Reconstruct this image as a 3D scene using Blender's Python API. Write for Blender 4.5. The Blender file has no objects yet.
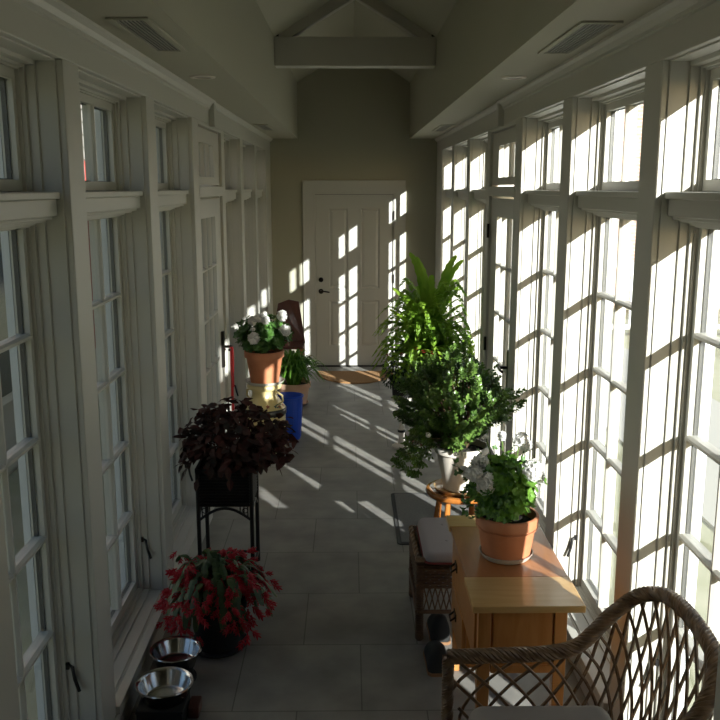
import bpy, math, random
from mathutils import Vector, Matrix
PI = math.pi
SC = bpy.context.scene
COL = SC.collection

# ------------------------------------------------------------------ camera
cd = bpy.data.cameras.new('camera'); cam = bpy.data.objects.new('camera', cd); COL.objects.link(cam)
FPX, PITCH, YAW = 879.0, math.radians(11.07), math.atan(10/879)
cd.sensor_fit = 'HORIZONTAL'; cd.sensor_width = 36; cd.lens = 36*FPX/720
cd.clip_start = .02; cd.clip_end = 300
cam.location = (-.045, 0, 2.09)
cam.rotation_euler = (PI/2-PITCH, 0, -YAW)
SC.camera = cam
# ------------------------------------------------------------------ sky, sun, exposure
w = bpy.data.worlds.new('sky'); SC.world = w; w.use_nodes = True
nt = w.node_tree; bg = nt.nodes['Background']
sky = nt.nodes.new('ShaderNodeTexSky'); sky.sky_type = 'NISHITA'; sky.sun_disc = False
SUN_DIR = Vector((1.0, -1.94, .69)).normalized()          # towards the sun
sky.sun_elevation = math.asin(SUN_DIR.z); sky.sun_rotation = math.atan2(SUN_DIR.x, SUN_DIR.y)
sky.air_density = 1.0; sky.dust_density = 1.5
nt.links.new(sky.outputs[0], bg.inputs[0]); bg.inputs[1].default_value = .19
sd = bpy.data.lights.new('sun', 'SUN'); sun = bpy.data.objects.new('sun', sd); COL.objects.link(sun)
sd.energy = 16.0; sd.angle = math.radians(.53); sd.color = (1, .965, .91)
sun.rotation_euler = SUN_DIR.to_track_quat('Z', 'Y').to_euler()
SC.view_settings.view_transform = 'Standard'; SC.view_settings.look = 'None'
SC.view_settings.exposure = -.08; SC.view_settings.gamma = 1; SC.view_settings.use_curve_mapping = False
SC.cycles.max_bounces = 10; SC.cycles.diffuse_bounces = 6; SC.cycles.transparent_max_bounces = 24
SC.cycles.use_denoising = True; SC.cycles.caustics_reflective = False; SC.cycles.caustics_refractive = False

# ------------------------------------------------------------------ materials
def mat(name, col, rough=.6, metal=0, noise=None, nscale=20, bump=0, bscale=60, spec=None, trans=0, coat=0):
    m = bpy.data.materials.new(name); m.use_nodes = True
    t = m.node_tree; b = t.nodes['Principled BSDF']
    b.inputs['Base Color'].default_value = (*col, 1); b.inputs['Roughness'].default_value = rough
    b.inputs['Metallic'].default_value = metal
    if spec is not None: b.inputs['Specular IOR Level'].default_value = spec
    if coat: b.inputs['Coat Weight'].default_value = coat
    tc = t.nodes.new('ShaderNodeTexCoord')
    src = None
    if noise:
        n = t.nodes.new('ShaderNodeTexNoise'); n.inputs['Scale'].default_value = nscale; n.inputs['Detail'].default_value = 4
        t.links.new(tc.outputs['Object'], n.inputs['Vector'])
        r = t.nodes.new('ShaderNodeValToRGB'); r.color_ramp.elements[0].position = .3; r.color_ramp.elements[1].position = .7
        r.color_ramp.elements[0].color = (*col, 1); r.color_ramp.elements[1].color = (*noise, 1)
        t.links.new(n.outputs['Fac'], r.inputs['Fac']); t.links.new(r.outputs['Color'], b.inputs['Base Color']); src = r.outputs['Color']
    if bump:
        n2 = t.nodes.new('ShaderNodeTexNoise'); n2.inputs['Scale'].default_value = bscale
        t.links.new(tc.outputs['Object'], n2.inputs['Vector'])
        bp = t.nodes.new('ShaderNodeBump'); bp.inputs['Strength'].default_value = bump; bp.inputs['Distance'].default_value = .01
        t.links.new(n2.outputs['Fac'], bp.inputs['Height']); t.links.new(bp.outputs['Normal'], b.inputs['Normal'])
    if trans:
        tr = t.nodes.new('ShaderNodeBsdfTranslucent'); mx = t.nodes.new('ShaderNodeMixShader'); mx.inputs[0].default_value = trans
        if src: t.links.new(src, tr.inputs['Color'])
        else: tr.inputs['Color'].default_value = (*col, 1)
        out = t.nodes['Material Output']
        t.links.new(b.outputs[0], mx.inputs[1]); t.links.new(tr.outputs[0], mx.inputs[2]); t.links.new(mx.outputs[0], out.inputs['Surface'])
    return m

def wood(name, c1, c2, rough=.35, scale=(1, 12, 12), coat=.3):
    m = bpy.data.materials.new(name); m.use_nodes = True; t = m.node_tree; b = t.nodes['Principled BSDF']
    tc = t.nodes.new('ShaderNodeTexCoord'); mp = t.nodes.new('ShaderNodeMapping'); mp.inputs['Scale'].default_value = scale
    n = t.nodes.new('ShaderNodeTexNoise'); n.inputs['Scale'].default_value = 3; n.inputs['Detail'].default_value = 8; n.inputs['Distortion'].default_value = .6
    r = t.nodes.new('ShaderNodeValToRGB'); r.color_ramp.elements[0].position = .3; r.color_ramp.elements[1].position = .75
    r.color_ramp.elements[0].color = (*c1, 1); r.color_ramp.elements[1].color = (*c2, 1)
    t.links.new(tc.outputs['Object'], mp.inputs[0]); t.links.new(mp.outputs[0], n.inputs['Vector'])
    t.links.new(n.outputs['Fac'], r.inputs[0]); t.links.new(r.outputs[0], b.inputs['Base Color'])
    b.inputs['Roughness'].default_value = rough; b.inputs['Coat Weight'].default_value = coat; b.inputs['Coat Roughness'].default_value = .15
    return m

def glass_mat():
    m = bpy.data.materials.new('window_glass'); m.use_nodes = True; t = m.node_tree
    t.nodes.remove(t.nodes['Principled BSDF'])
    tr = t.nodes.new('ShaderNodeBsdfTransparent'); tr.inputs[0].default_value = (.93, .96, .96, 1)
    gl = t.nodes.new('ShaderNodeBsdfGlossy'); gl.inputs['Roughness'].default_value = .02
    lw = t.nodes.new('ShaderNodeLayerWeight'); lw.inputs['Blend'].default_value = .5
    pw = t.nodes.new('ShaderNodeMath'); pw.operation = 'POWER'; pw.inputs[1].default_value = 5
    fr = t.nodes.new('ShaderNodeMath'); fr.operation = 'MULTIPLY_ADD'; fr.inputs[1].default_value = .7; fr.inputs[2].default_value = .045
    t.links.new(lw.outputs['Facing'], pw.inputs[0]); t.links.new(pw.outputs[0], fr.inputs[0])
    mx = t.nodes.new('ShaderNodeMixShader')
    t.links.new(fr.outputs[0], mx.inputs[0]); t.links.new(tr.outputs[0], mx.inputs[1]); t.links.new(gl.outputs[0], mx.inputs[2])
    t.links.new(mx.outputs[0], t.nodes['Material Output'].inputs['Surface'])
    return m

def floor_mat():
    m = bpy.data.materials.new('slate_tile'); m.use_nodes = True; t = m.node_tree; b = t.nodes['Principled BSDF']
    tc = t.nodes.new('ShaderNodeTexCoord'); mp = t.nodes.new('ShaderNodeMapping')
    mp.inputs['Location'].default_value = (.265, -.06, 0)
    br = t.nodes.new('ShaderNodeTexBrick'); br.offset = .5; br.offset_frequency = 2
    br.inputs['Scale'].default_value = 1; br.inputs['Brick Width'].default_value = .53; br.inputs['Row Height'].default_value = .53
    br.inputs['Mortar Size'].default_value = .003; br.inputs['Mortar Smooth'].default_value = .3
    br.inputs['Color1'].default_value = (.245, .236, .222, 1); br.inputs['Color2'].default_value = (.285, .275, .256, 1)
    br.inputs['Mortar'].default_value = (.13, .125, .115, 1)
    n = t.nodes.new('ShaderNodeTexNoise'); n.inputs['Scale'].default_value = 5; n.inputs['Detail'].default_value = 8
    mx = t.nodes.new('ShaderNodeMixRGB'); mx.blend_type = 'MULTIPLY'; mx.inputs[0].default_value = .5
    r = t.nodes.new('ShaderNodeValToRGB'); r.color_ramp.elements[0].position = .3; r.color_ramp.elements[1].position = .7; r.color_ramp.elements[0].color = (.5, .5, .52, 1); r.color_ramp.elements[1].color = (1.35, 1.33, 1.28, 1)
    t.links.new(tc.outputs['Object'], mp.inputs[0]); t.links.new(mp.outputs[0], br.inputs['Vector'])
    t.links.new(tc.outputs['Object'], n.inputs['Vector']); t.links.new(n.outputs['Fac'], r.inputs[0])
    t.links.new(br.outputs['Color'], mx.inputs[1]); t.links.new(r.outputs[0], mx.inputs[2]); t.links.new(mx.outputs[0], b.inputs['Base Color'])
    b.inputs['Roughness'].default_value = .5
    bp = t.nodes.new('ShaderNodeBump'); bp.inputs['Strength'].default_value = .25; bp.inputs['Distance'].default_value = .004
    t.links.new(n.outputs['Fac'], bp.inputs['Height']); t.links.new(bp.outputs[0], b.inputs['Normal'])
    return m

def brick_mat(name, c1, c2, mo, w_, h_):
    m = bpy.data.materials.new(name); m.use_nodes = True; t = m.node_tree; b = t.nodes['Principled BSDF']
    tc = t.nodes.new('ShaderNodeTexCoord'); mp = t.nodes.new('ShaderNodeMapping'); mp.inputs['Rotation'].default_value = (PI/2, 0, 0)
    br = t.nodes.new('ShaderNodeTexBrick'); br.inputs['Scale'].default_value = 1
    br.inputs['Brick Width'].default_value = w_; br.inputs['Row Height'].default_value = h_; br.inputs['Mortar Size'].default_value = .012
    br.inputs['Color1'].default_value = (*c1, 1); br.inputs['Color2'].default_value = (*c2, 1); br.inputs['Mortar'].default_value = (*mo, 1)
    t.links.new(tc.outputs['Object'], mp.inputs[0]); t.links.new(mp.outputs[0], br.inputs['Vector']); t.links.new(br.outputs['Color'], b.inputs['Base Color'])
    b.inputs['Roughness'].default_value = .8
    return m

M = dict(
    trim=mat('cream_trim_paint', (.53, .515, .468), .42),
    wall=mat('olive_cream_wall_paint', (.40, .385, .30), .8, bump=.05, bscale=200),
    ceil=mat('ceiling_paint', (.42, .405, .325), .85),
    door=mat('white_door_paint', (.54, .53, .49), .4),
    ext=mat('exterior_trim_paint', (.6, .63, .66), .5),
    gasket=mat('black_rubber', (.012, .012, .014), .5),
    black=mat('black_metal', (.012, .011, .012), .4, .3),
    iron=mat('oil_rubbed_bronze', (.02, .016, .014), .35, .6),
    glass=glass_mat(), floor=floor_mat(),
    terra=mat('terracotta', (.44, .155, .068), .62, noise=(.53, .22, .11), nscale=9),
    terra2=mat('pale_terracotta', (.60, .34, .22), .7, noise=(.68, .45, .33), nscale=8),
    soil=mat('potting_soil', (.02, .014, .01), .95, bump=.8, bscale=80),
    whitepot=mat('white_clay', (.66, .60, .53), .6, noise=(.72, .67, .61), nscale=6),
    clearp=mat('cloudy_plastic', (.55, .53, .48), .25),
    geran=mat('geranium_leaf', (.10, .25, .03), .45, noise=(.19, .37, .05), nscale=14, trans=.35),
    geran_d=mat('dark_geranium_leaf', (.045, .12, .022), .5, noise=(.08, .19, .035), nscale=14, trans=.2),
    bush=mat('jade_bush_leaf', (.05, .11, .024), .28, noise=(.19, .32, .07), nscale=14, trans=.2),
    fern=mat('fern_frond', (.13, .29, .022), .45, noise=(.34, .52, .06), nscale=5, trans=.45),
    strap=mat('strap_leaf', (.07, .19, .02), .35, noise=(.16, .33, .04), nscale=10, trans=.3),
    maroon=mat('maroon_leaf', (.015, .011, .007), .75, noise=(.075, .014, .010), nscale=11, trans=.15),
    olive=mat('cactus_segment', (.035, .065, .018), .45, noise=(.06, .10, .03), nscale=10, trans=.15),
    redf=mat('red_petal', (.42, .008, .022), .45, noise=(.55, .03, .055), nscale=10, trans=.25),
    fuchsia=mat('deep_red_petal', (.45, .02, .03), .5, trans=.2),
    dkleaf=mat('dark_leaf', (.016, .032, .014), .5, noise=(.03, .055, .022), nscale=9, trans=.1),
    petal=mat('white_petal', (.86, .85, .83), .6, trans=.4),
    stem=mat('green_stem', (.09, .16, .03), .5), bark=mat('brown_stem', (.10, .055, .03), .7),
    steel=mat('stainless_steel', (.55, .55, .55), .16, 1),
    cream=mat('cream_enamel', (.66, .53, .24), .3, noise=(.70, .58, .30), nscale=4, coat=.4),
    bandb=mat('black_band_paint', (.012, .012, .012), .35), flower_paint=mat('painted_flower', (.30, .10, .05), .5), flower_paint2=mat('painted_leaf', (.05, .09, .09), .5),
    blue=mat('blue_plastic', (.012, .075, .62), .35),
    coir=mat('coir', (.30, .155, .06), .95, noise=(.38, .21, .09), nscale=60, bump=.5, bscale=250),
    matg=mat('grey_doormat_pile', (.16, .155, .15), .95, noise=(.20, .195, .185), nscale=80, bump=.4, bscale=300),
    rubber=mat('mat_edge_rubber', (.05, .05, .05), .7),
    wick=mat('brown_wicker', (.13, .070, .036), .4, noise=(.30, .185, .10), nscale=30),
    wick2=mat('dark_wicker', (.085, .045, .024), .5, noise=(.16, .085, .045), nscale=35),
    cush=mat('beige_cushion', (.40, .35, .31), .9, bump=.1, bscale=300), cushp=mat('dusty_mauve_cushion', (.40, .35, .34), .9, bump=.1, bscale=300),
    pipe=mat('red_piping', (.26, .05, .045), .8),
    maple=wood('honey_maple', (.50, .255, .075), (.62, .36, .13), .3, (12, 1.2, 12)),
    maplex=wood('honey_maple_cross', (.56, .33, .12), (.66, .43, .19), .3, (1.2, 14, 12)),
    cherry=wood('cherry_board', (.33, .115, .035), (.44, .175, .055), .28, (10, 1.2, 10)),
    orange=wood('orange_pine', (.40, .165, .045), (.50, .23, .075), .32, (12, 12, 1.5)),
    redwood=wood('stool_wood', (.33, .105, .02), (.46, .18, .04), .25, (10, 10, 2), .6),
    darkred=wood('mahogany', (.075, .022, .016), (.12, .036, .026), .4, (8, 8, 2)),
    shoe=mat('black_leather', (.009, .009, .009), .8), sole=mat('tan_sole', (.22, .11, .05), .7),
    leash=mat('red_webbing', (.45, .012, .015), .6),
    grille=mat('grey_grille', (.32, .31, .27), .6), slate_roof=mat('roof_shingle', (.06, .055, .05), .9), brick=brick_mat('pale_brick', (.42, .25, .19), (.50, .32, .25), (.55, .50, .45), .22, .075),
    clap=mat('grey_clapboard', (.48, .46, .42), .8), lawn=mat('lawn', (.30, .31, .19), .95, noise=(.40, .39, .28), nscale=2.5),
    redtrim=mat('red_trim_paint', (.35, .035, .02), .6), whitee=mat('white_exterior_paint', (.78, .78, .76), .6), dglass=mat('dark_window_pane', (.04, .05, .06), .1),
    road=mat('gravel_path', (.42, .41, .38), .95), threshold=mat('dark_threshold', (.015, .013, .012), .5),
)

# ------------------------------------------------------------------ mesh builder
class MB:
    def __init__(s): s.v = []; s.f = []; s.mi = []; s.m = 0
    def add(s, vs, fs):
        o = len(s.v); s.v += [tuple(v) for v in vs]
        for f in fs: s.f.append([i+o for i in f]); s.mi.append(s.m)
        return s
    def box(s, x0, x1, y0, y1, z0, z1):
        if x0 > x1: x0, x1 = x1, x0
        if y0 > y1: y0, y1 = y1, y0
        vs = [(x, y, z) for z in (z0, z1) for x, y in ((x0, y0), (x1, y0), (x1, y1), (x0, y1))]
        return s.add(vs, [(3, 2, 1, 0), (4, 5, 6, 7), (0, 1, 5, 4), (1, 2, 6, 5), (2, 3, 7, 6), (3, 0, 4, 7)])
    def taper(s, c0, s0, c1, s1):
        # square bar from c0 (half sizes s0) to c1 (half sizes s1), roughly vertical
        vs = []
        for c, h in ((c0, s0), (c1, s1)):
            for a, b in ((-1, -1), (1, -1), (1, 1), (-1, 1)): vs.append((c[0]+a*h[0], c[1]+b*h[1], c[2]))
        return s.add(vs, [(3, 2, 1, 0), (4, 5, 6, 7), (0, 1, 5, 4), (1, 2, 6, 5), (2, 3, 7, 6), (3, 0, 4, 7)])
    def prism(s, poly, y0, y1, ax='y', sx=1):
        n = len(poly)
        if ax == 'y': vs = [(sx*a, y, b) for y in (y0, y1) for a, b in poly]
        elif ax == 'z': vs = [(sx*a, b, z) for z in (y0, y1) for a, b in poly]
        else: vs = [(x, a, b) for x in (y0, y1) for a, b in poly]
        return s.add(vs, [list(range(n))[::-1], list(range(n, 2*n))]+[(i, (i+1) % n, n+(i+1) % n, n+i) for i in range(n)])
    def tube(s, pts, r, n=6, r1=None, closed=False):
        pts = [Vector(p) for p in pts]; N = len(pts); vs = []; fs = []
        ref = Vector((0, 0, 1)); prev = None
        for i, p in enumerate(pts):
            if closed: t = pts[(i+1) % N]-pts[i-1]
            else: t = pts[min(i+1, N-1)]-pts[max(i-1, 0)]
            t = t.normalized() if t.length > 1e-9 else Vector((0, 0, 1))
            if prev is None:
                a = ref.cross(t)
                if a.length < .1: a = Vector((1, 0, 0)).cross(t)
            else: a = prev-t*prev.dot(t)
            a.normalize(); prev = a; b = t.cross(a)
            rr = r if r1 is None else r+(r1-r)*i/max(N-1, 1)
            if callable(r): rr = r(i/max(N-1, 1))
            for k in range(n):
                an = 2*PI*k/n; vs.append(p+a*math.cos(an)*rr+b*math.sin(an)*rr)
        for i in range(N if closed else N-1):
            j = (i+1) % N
            for k in range(n): fs.append((i*n+k, i*n+(k+1) % n, j*n+(k+1) % n, j*n+k))
        if not closed: fs += [list(range(n))[::-1], list(range((N-1)*n, N*n))]
        return s.add(vs, fs)
    def lathe(s, prof, c=(0, 0, 0), n=32, sx=1, sy=1):
        vs = []; fs = []; P = len(prof)
        for r, z in prof:
            for k in range(n):
                a = 2*PI*k/n; vs.append((c[0]+r*sx*math.cos(a), c[1]+r*sy*math.sin(a), c[2]+z))
        for i in range(P-1):
            for k in range(n): fs.append((i*n+k, i*n+(k+1) % n, (i+1)*n+(k+1) % n, (i+1)*n+k))
        if prof[0][0] > 1e-5: fs.append(list(range(n))[::-1])
        if prof[-1][0] > 1e-5: fs.append(list(range((P-1)*n, P*n)))
        return s.add(vs, fs)
    def leaf(s, p, d, up, L, W, fold=.25, droop=.0):
        p = Vector(p); d = Vector(d).normalized(); sd_ = d.cross(Vector(up))
        if sd_.length < 1e-3: sd_ = d.cross(Vector((1, .3, 0)))
        sd_.normalize(); u = sd_.cross(d)
        m = p+d*L*.5-u*W*fold; t = p+d*L-u*L*droop
        l = p+d*L*.42-sd_*W*.5; r = p+d*L*.42+sd_*W*.5
        l2 = p+d*L*.78-sd_*W*.3-u*L*droop*.5; r2 = p+d*L*.78+sd_*W*.3-u*L*droop*.5
        return s.add([p, r, r2, t, l2, l, m], [(0, 1, 6), (1, 2, 3, 6), (6, 3, 4, 5), (0, 6, 5)])
    def disc_leaf(s, p, nrm, R, n=9, wav=.14, rnd=random):
        p = Vector(p); nrm = Vector(nrm).normalized(); a = nrm.orthogonal().normalized(); b = nrm.cross(a); ph = rnd.random()*6.28
        vs = [p-nrm*R*.22]
        for k in range(n):
            an = ph+2*PI*k/n*.93; q = R*(1+wav*(1 if k % 2 else -1))
            vs.append(p+a*math.cos(an)*q+b*math.sin(an)*q+nrm*R*.12*(1 if k % 2 else -.6))
        return s.add(vs, [(0, 1+k, 1+(k+1) % n) for k in range(n-1)])
    def strip(s, pts, widths, side, fold=0):
        # leaf blade along pts
        vs = []; fs = []
        for i, p in enumerate(pts):
            p = Vector(p); t = Vector(pts[min(i+1, len(pts)-1)])-Vector(pts[max(i-1, 0)])
            sd_ = Vector(side); u = sd_.cross(t).normalized() if sd_.cross(t).length > 1e-6 else Vector((0, 0, 1))
            vs += [p-sd_*widths[i]+u*widths[i]*fold, p, p+sd_*widths[i]+u*widths[i]*fold]
        for i in range(len(pts)-1):
            a = i*3; fs += [(a, a+1, a+4, a+3), (a+1, a+2, a+5, a+4)]
        return s.add(vs, fs)
    def rbox(s, x0, x1, y0, y1, z0, z1, r=.02, n=4):
        # plump rounded slab: rounded outline in plan, rounded over top and bottom edges
        def ring(ins, z):
            out = []; rr = max(r-ins, .001); 
            for cx, cy, a0 in ((x1-r, y1-r, 0), (x0+r, y1-r, 90), (x0+r, y0+r, 180), (x1-r, y0+r, 270)):
                for k in range(n+1):
                    a = math.radians(a0+90*k/n); out.append((cx+rr*math.cos(a), cy+rr*math.sin(a), z))
            return out
        h = (z1-z0)/2; rz = min(h, r); lv = []
        for k in range(n+1):
            a = PI/2*k/n; lv.append((rz*(1-math.sin(a)), z0+rz*(1-math.cos(a))))
        lv += [(i_, z1-(z_-z0)) for i_, z_ in reversed(lv[:])]
        rings = [ring(i_, z_) for i_, z_ in lv]; m_ = len(rings[0]); vs = [v for q in rings for v in q]
        fs = [(i*m_+k, i*m_+(k+1) % m_, (i+1)*m_+(k+1) % m_, (i+1)*m_+k) for i in range(len(rings)-1) for k in range(m_)]
        fs += [list(range(m_))[::-1], list(range((len(rings)-1)*m_, len(rings)*m_))]
        return s.add(vs, fs)
    def build(s, name, mats, parent=None, smooth=False, bevel=0, sharp=None):
        me = bpy.data.meshes.new(name); org = Vector((0, 0, 0))
        if parent is not None: org = Vector(parent.get('_w', (0, 0, 0)))
        me.from_pydata([tuple(Vector(v)-org) for v in s.v], [], s.f); me.update()
        for m_ in (mats if isinstance(mats, (list, tuple)) else [mats]): me.materials.append(m_)
        me.polygons.foreach_set('material_index', s.mi)
        if smooth: me.polygons.foreach_set('use_smooth', [True]*len(me.polygons))
        o = bpy.data.objects.new(name, me); COL.objects.link(o)
        if smooth and sharp is None: me.set_sharp_from_angle(angle=math.radians(50))
        if bevel:
            b = o.modifiers.new('bevel', 'BEVEL'); b.width = bevel; b.segments = 2; b.limit_method = 'ANGLE'; b.angle_limit = math.radians(50)
        if parent is not None: o.parent = parent; o['_w'] = tuple(org)
        return o

def tag(o, label=None, cat=None, group=None, kind=None):
    if label: o['label'] = label
    if cat: o['category'] = cat
    if group: o['group'] = group
    if kind: o['kind'] = kind
    return o
def thing(name, loc, label, cat, group=None):
    o = bpy.data.objects.new(name, None); COL.objects.link(o); o.location = loc; o['_w'] = tuple(loc); o.empty_display_size = .1
    return tag(o, label, cat, group)
def struct(o, label, cat=None): return tag(o, label, cat, None, 'structure')
def sthing(name, loc, label, cat=None):
    return tag(thing(name, loc, label, cat), kind='structure')

# ================================================================== the room
XW, YE = .95, 10.28
SOF, SX, PLZ, RIDGE = 2.64, .635, 3.25, 3.65
ZO, ZT = .13, 2.49                    # opening bottom and top
POSTS = [(2.91, 3.08), (4.065, 4.235), (5.22, 5.40), (6.40, 6.52), (7.48, 7.65), (8.60, 8.77), (9.68, YE)]
WIN = [(1.93, 2.91), (3.08, 4.065), (4.235, 5.22), (6.52, 7.48), (7.65, 8.60), (8.77, 9.68)]
DOOR = (5.40, 6.40)

f = MB(); f.box(-1.2, 1.2, -3, 10.6, -.35, 0); struct(f.build('floor', M['floor']), 'grey stone tile floor in running bond', 'floor')
for s, side in ((-1, 'left'), (1, 'right')):
    b = MB()
    for y0, y1 in POSTS: b.box(s*XW, s*1.15, y0, y1, 0, ZT)
    b.box(s*XW, s*1.15, 1.93, YE, ZT, 2.95)
    for y0, y1 in WIN: b.box(s*XW, s*1.15, y0, y1, 0, ZO)
    # narrow stiles that edge each post towards the room
    struct(b.build('wall_'+side, M['trim'], bevel=.004), 'cream painted window wall with square posts on the %s side' % side, 'wall')
    b = MB()
    b.prism([(XW, SOF), (XW-.042, SOF), (XW-.040, SOF-.010), (XW-.024, SOF-.020), (XW-.014, SOF-.036), (XW-.010, SOF-.038), (XW-.010, SOF-.050), (XW, SOF-.055)], 1.93, 5.9, 'y', s)
    b.prism([(XW, SOF), (XW-.03, SOF), (XW-.028, SOF-.012), (XW-.012, SOF-.03), (XW, SOF-.034)], 5.9, YE, 'y', s)
    b.box(s*(XW-.035), s*XW, 5.86, 5.93, 2.48, SOF)
    struct(b.build('trim_'+side, M['trim']), 'cream crown moulding along the %s wall' % side, 'moulding')
    b = MB(); b.prism([(XW, 0), (XW-.014, 0), (XW-.014, .085), (XW-.006, .10), (XW, .10)], 1.93, DOOR[0]-.0, 'y', s)
    b.prism([(XW, 0), (XW-.014, 0), (XW-.014, .085), (XW-.006, .10), (XW, .10)], DOOR[1], YE, 'y', s)
    struct(b.build('baseboard_'+side, M['trim']), 'cream baseboard below the %s windows' % side, 'baseboard')
# end wall and front partition
b = MB()
DX0, DX1, DZ = -.46, .47, 2.03
b.box(-1.2, DX0, YE, YE+.2, 0, 4.0); b.box(DX1, 1.2, YE, YE+.2, 0, 4.0); b.box(DX0, DX1, YE, YE+.2, DZ, 4.0)
struct(b.build('wall_end', M['wall']), 'olive cream end wall around the panelled door', 'wall')
b = MB()
b.box(-1.2, -.845, 1.75, 1.93, 0, 2.9); b.box(.84, 1.2, 1.75, 1.93, 0, 2.9); b.box(-.84, .84, 1.75, 1.93, 2.52, 2.9)
struct(b.build('wall_front', M['trim']), 'cream partition with the wide opening the view looks through', 'wall')
b = MB(); b.box(-1.2, -1.1, -3, 1.75, 0, 2.7); b.box(1.1, 1.2, -3, 1.75, 0, 2.7); b.box(-1.2, 1.2, -3.1, -3, 0, 2.7)
struct(b.build('wall_back', M['wall']), 'plain walls of the room behind the opening', 'wall')
# ceiling: soffits, upright faces, slopes (one continuous surface, gives the roof its thickness)
b = MB()
prof = [(-1.15, SOF), (-SX, SOF), (-SX, PLZ), (0, RIDGE), (SX, PLZ), (SX, SOF), (1.15, SOF)]
outer = [(1.15, SOF+.1), (SX+.1, SOF+.1), (SX+.1, PLZ+.05), (0, RIDGE+.09), (-SX-.1, PLZ+.05), (-SX-.1, SOF+.1), (-1.15, SOF+.1)]
b.prism(prof+outer, 1.93, YE)
b.box(-1.2, 1.2, -3.1, 1.8, 2.7, 2.8); b.box(-.7, .7, 1.8, 1.93, 2.8, 4.0)
struct(b.build('ceiling', M['ceil']), 'painted ceiling with side soffits and a raised sloping middle', 'ceiling')
b = MB()
for s in (-1, 1):
    b.add([(s*1.42, 1.7, 2.93), (0, 1.7, 4.0), (0, 10.6, 4.0), (s*1.42, 10.6, 2.93), (s*1.42, 1.7, 3.03), (0, 1.7, 4.1), (0, 10.6, 4.1), (s*1.42, 10.6, 3.03)],
          [(0, 1, 2, 3), (7, 6, 5, 4), (0, 4, 5, 1), (2, 6, 7, 3), (3, 7, 4, 0)])
struct(b.build('roof', M['slate_roof']), 'shingled roof over the glazed corridor', 'roof')
# tie beam with its pair of rafters
b = MB(); b.box(-SX, SX, 7.25, 7.40, 3.035, 3.255)
o = struct(b.build('beam', M['trim'], bevel=.004), 'cream boxed tie beam across the raised ceiling', 'beam')
b = MB()
for s in (-1, 1): b.add([(s*SX, 7.27, PLZ), (0, 7.27, RIDGE-.0), (0, 7.38, RIDGE), (s*SX, 7.38, PLZ), (s*SX, 7.27, PLZ-.0), (0, 7.27, RIDGE-.10), (0, 7.38, RIDGE-.10), (s*(SX-.12), 7.38, PLZ), (s*(SX-.12), 7.27, PLZ)],
                         [(0, 1, 5, 8), (3, 7, 6, 2), (8, 5, 6, 7)])
rf = b.build('rafter', M['trim']); struct(rf, 'pair of cream rafters above the tie beam', 'beam')
b = MB()
for s in (-1, 1): b.box(s*(SX-.035), s*SX, 7.244, 7.27, 3.256, 3.272)
b.build('gap_shade', M['black'], o)  # black blocks stand in for the shade in the gaps at the beam ends

# ---------------------------------------------------------------- windows
def frame_rect(b, s, o0, o1, y0, y1, z0, z1, t, tb=None, tt=None):
    tb = t if tb is None else tb; tt = t if tt is None else tt
    a0, a1 = s*(XW+o0), s*(XW+o1)
    b.box(a0, a1, y0, y0+t, z0, z1); b.box(a0, a1, y1-t, y1, z0, z1)
    b.box(a0, a1, y0+t, y1-t, z0, z0+tb); b.box(a0, a1, y0+t, y1-t, z1-tt, z1)
def muntins(b, s, y0, y1, z0, z1, nc, nr, w_=.011, o0=.135, o1=.18):
    def bar_v(y): 
        b.prism([(XW+o1, y-w_), (XW+o1, y+w_), (XW+o0+.012, y+w_), (XW+o0, y+w_*.45), (XW+o0, y-w_*.45), (XW+o0+.012, y-w_)], z0, z1, 'z', s)
    def bar_h(z):
        b.prism([(XW+o1, z-w_), (XW+o1, z+w_), (XW+o0+.012, z+w_), (XW+o0, z+w_*.45), (XW+o0, z-w_*.45), (XW+o0+.012, z-w_)], y0, y1, 'y', s)
    for k in range(1, nc): bar_v(y0+(y1-y0)*k/nc)
    for k in range(1, nr): bar_h(z0+(z1-z0)*k/nr)
def crank(s, y, z, parent, k='crank_handle'):
    b = MB(); x = s*(XW+.115)
    b.box(x-s*.012, x+s*.004, y-.012, y+.012, z-.012, z+.012)
    b.tube([(x-s*.010, y, z), (x-s*.022, y-.006, z-.005), (x-s*.030, y-.012, z-.05), (x-s*.045, y-.016, z-.095)], .0065, 8)
    b.build(k, M['black'], parent, smooth=True)
WORDS = {0: 'nearest the opening', 1: 'second from the opening', 2: 'just before the glazed side door', 3: 'just past the glazed side door', 4: 'second past the glazed side door', 5: 'in the far corner by the end wall'}
wn = 0
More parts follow.
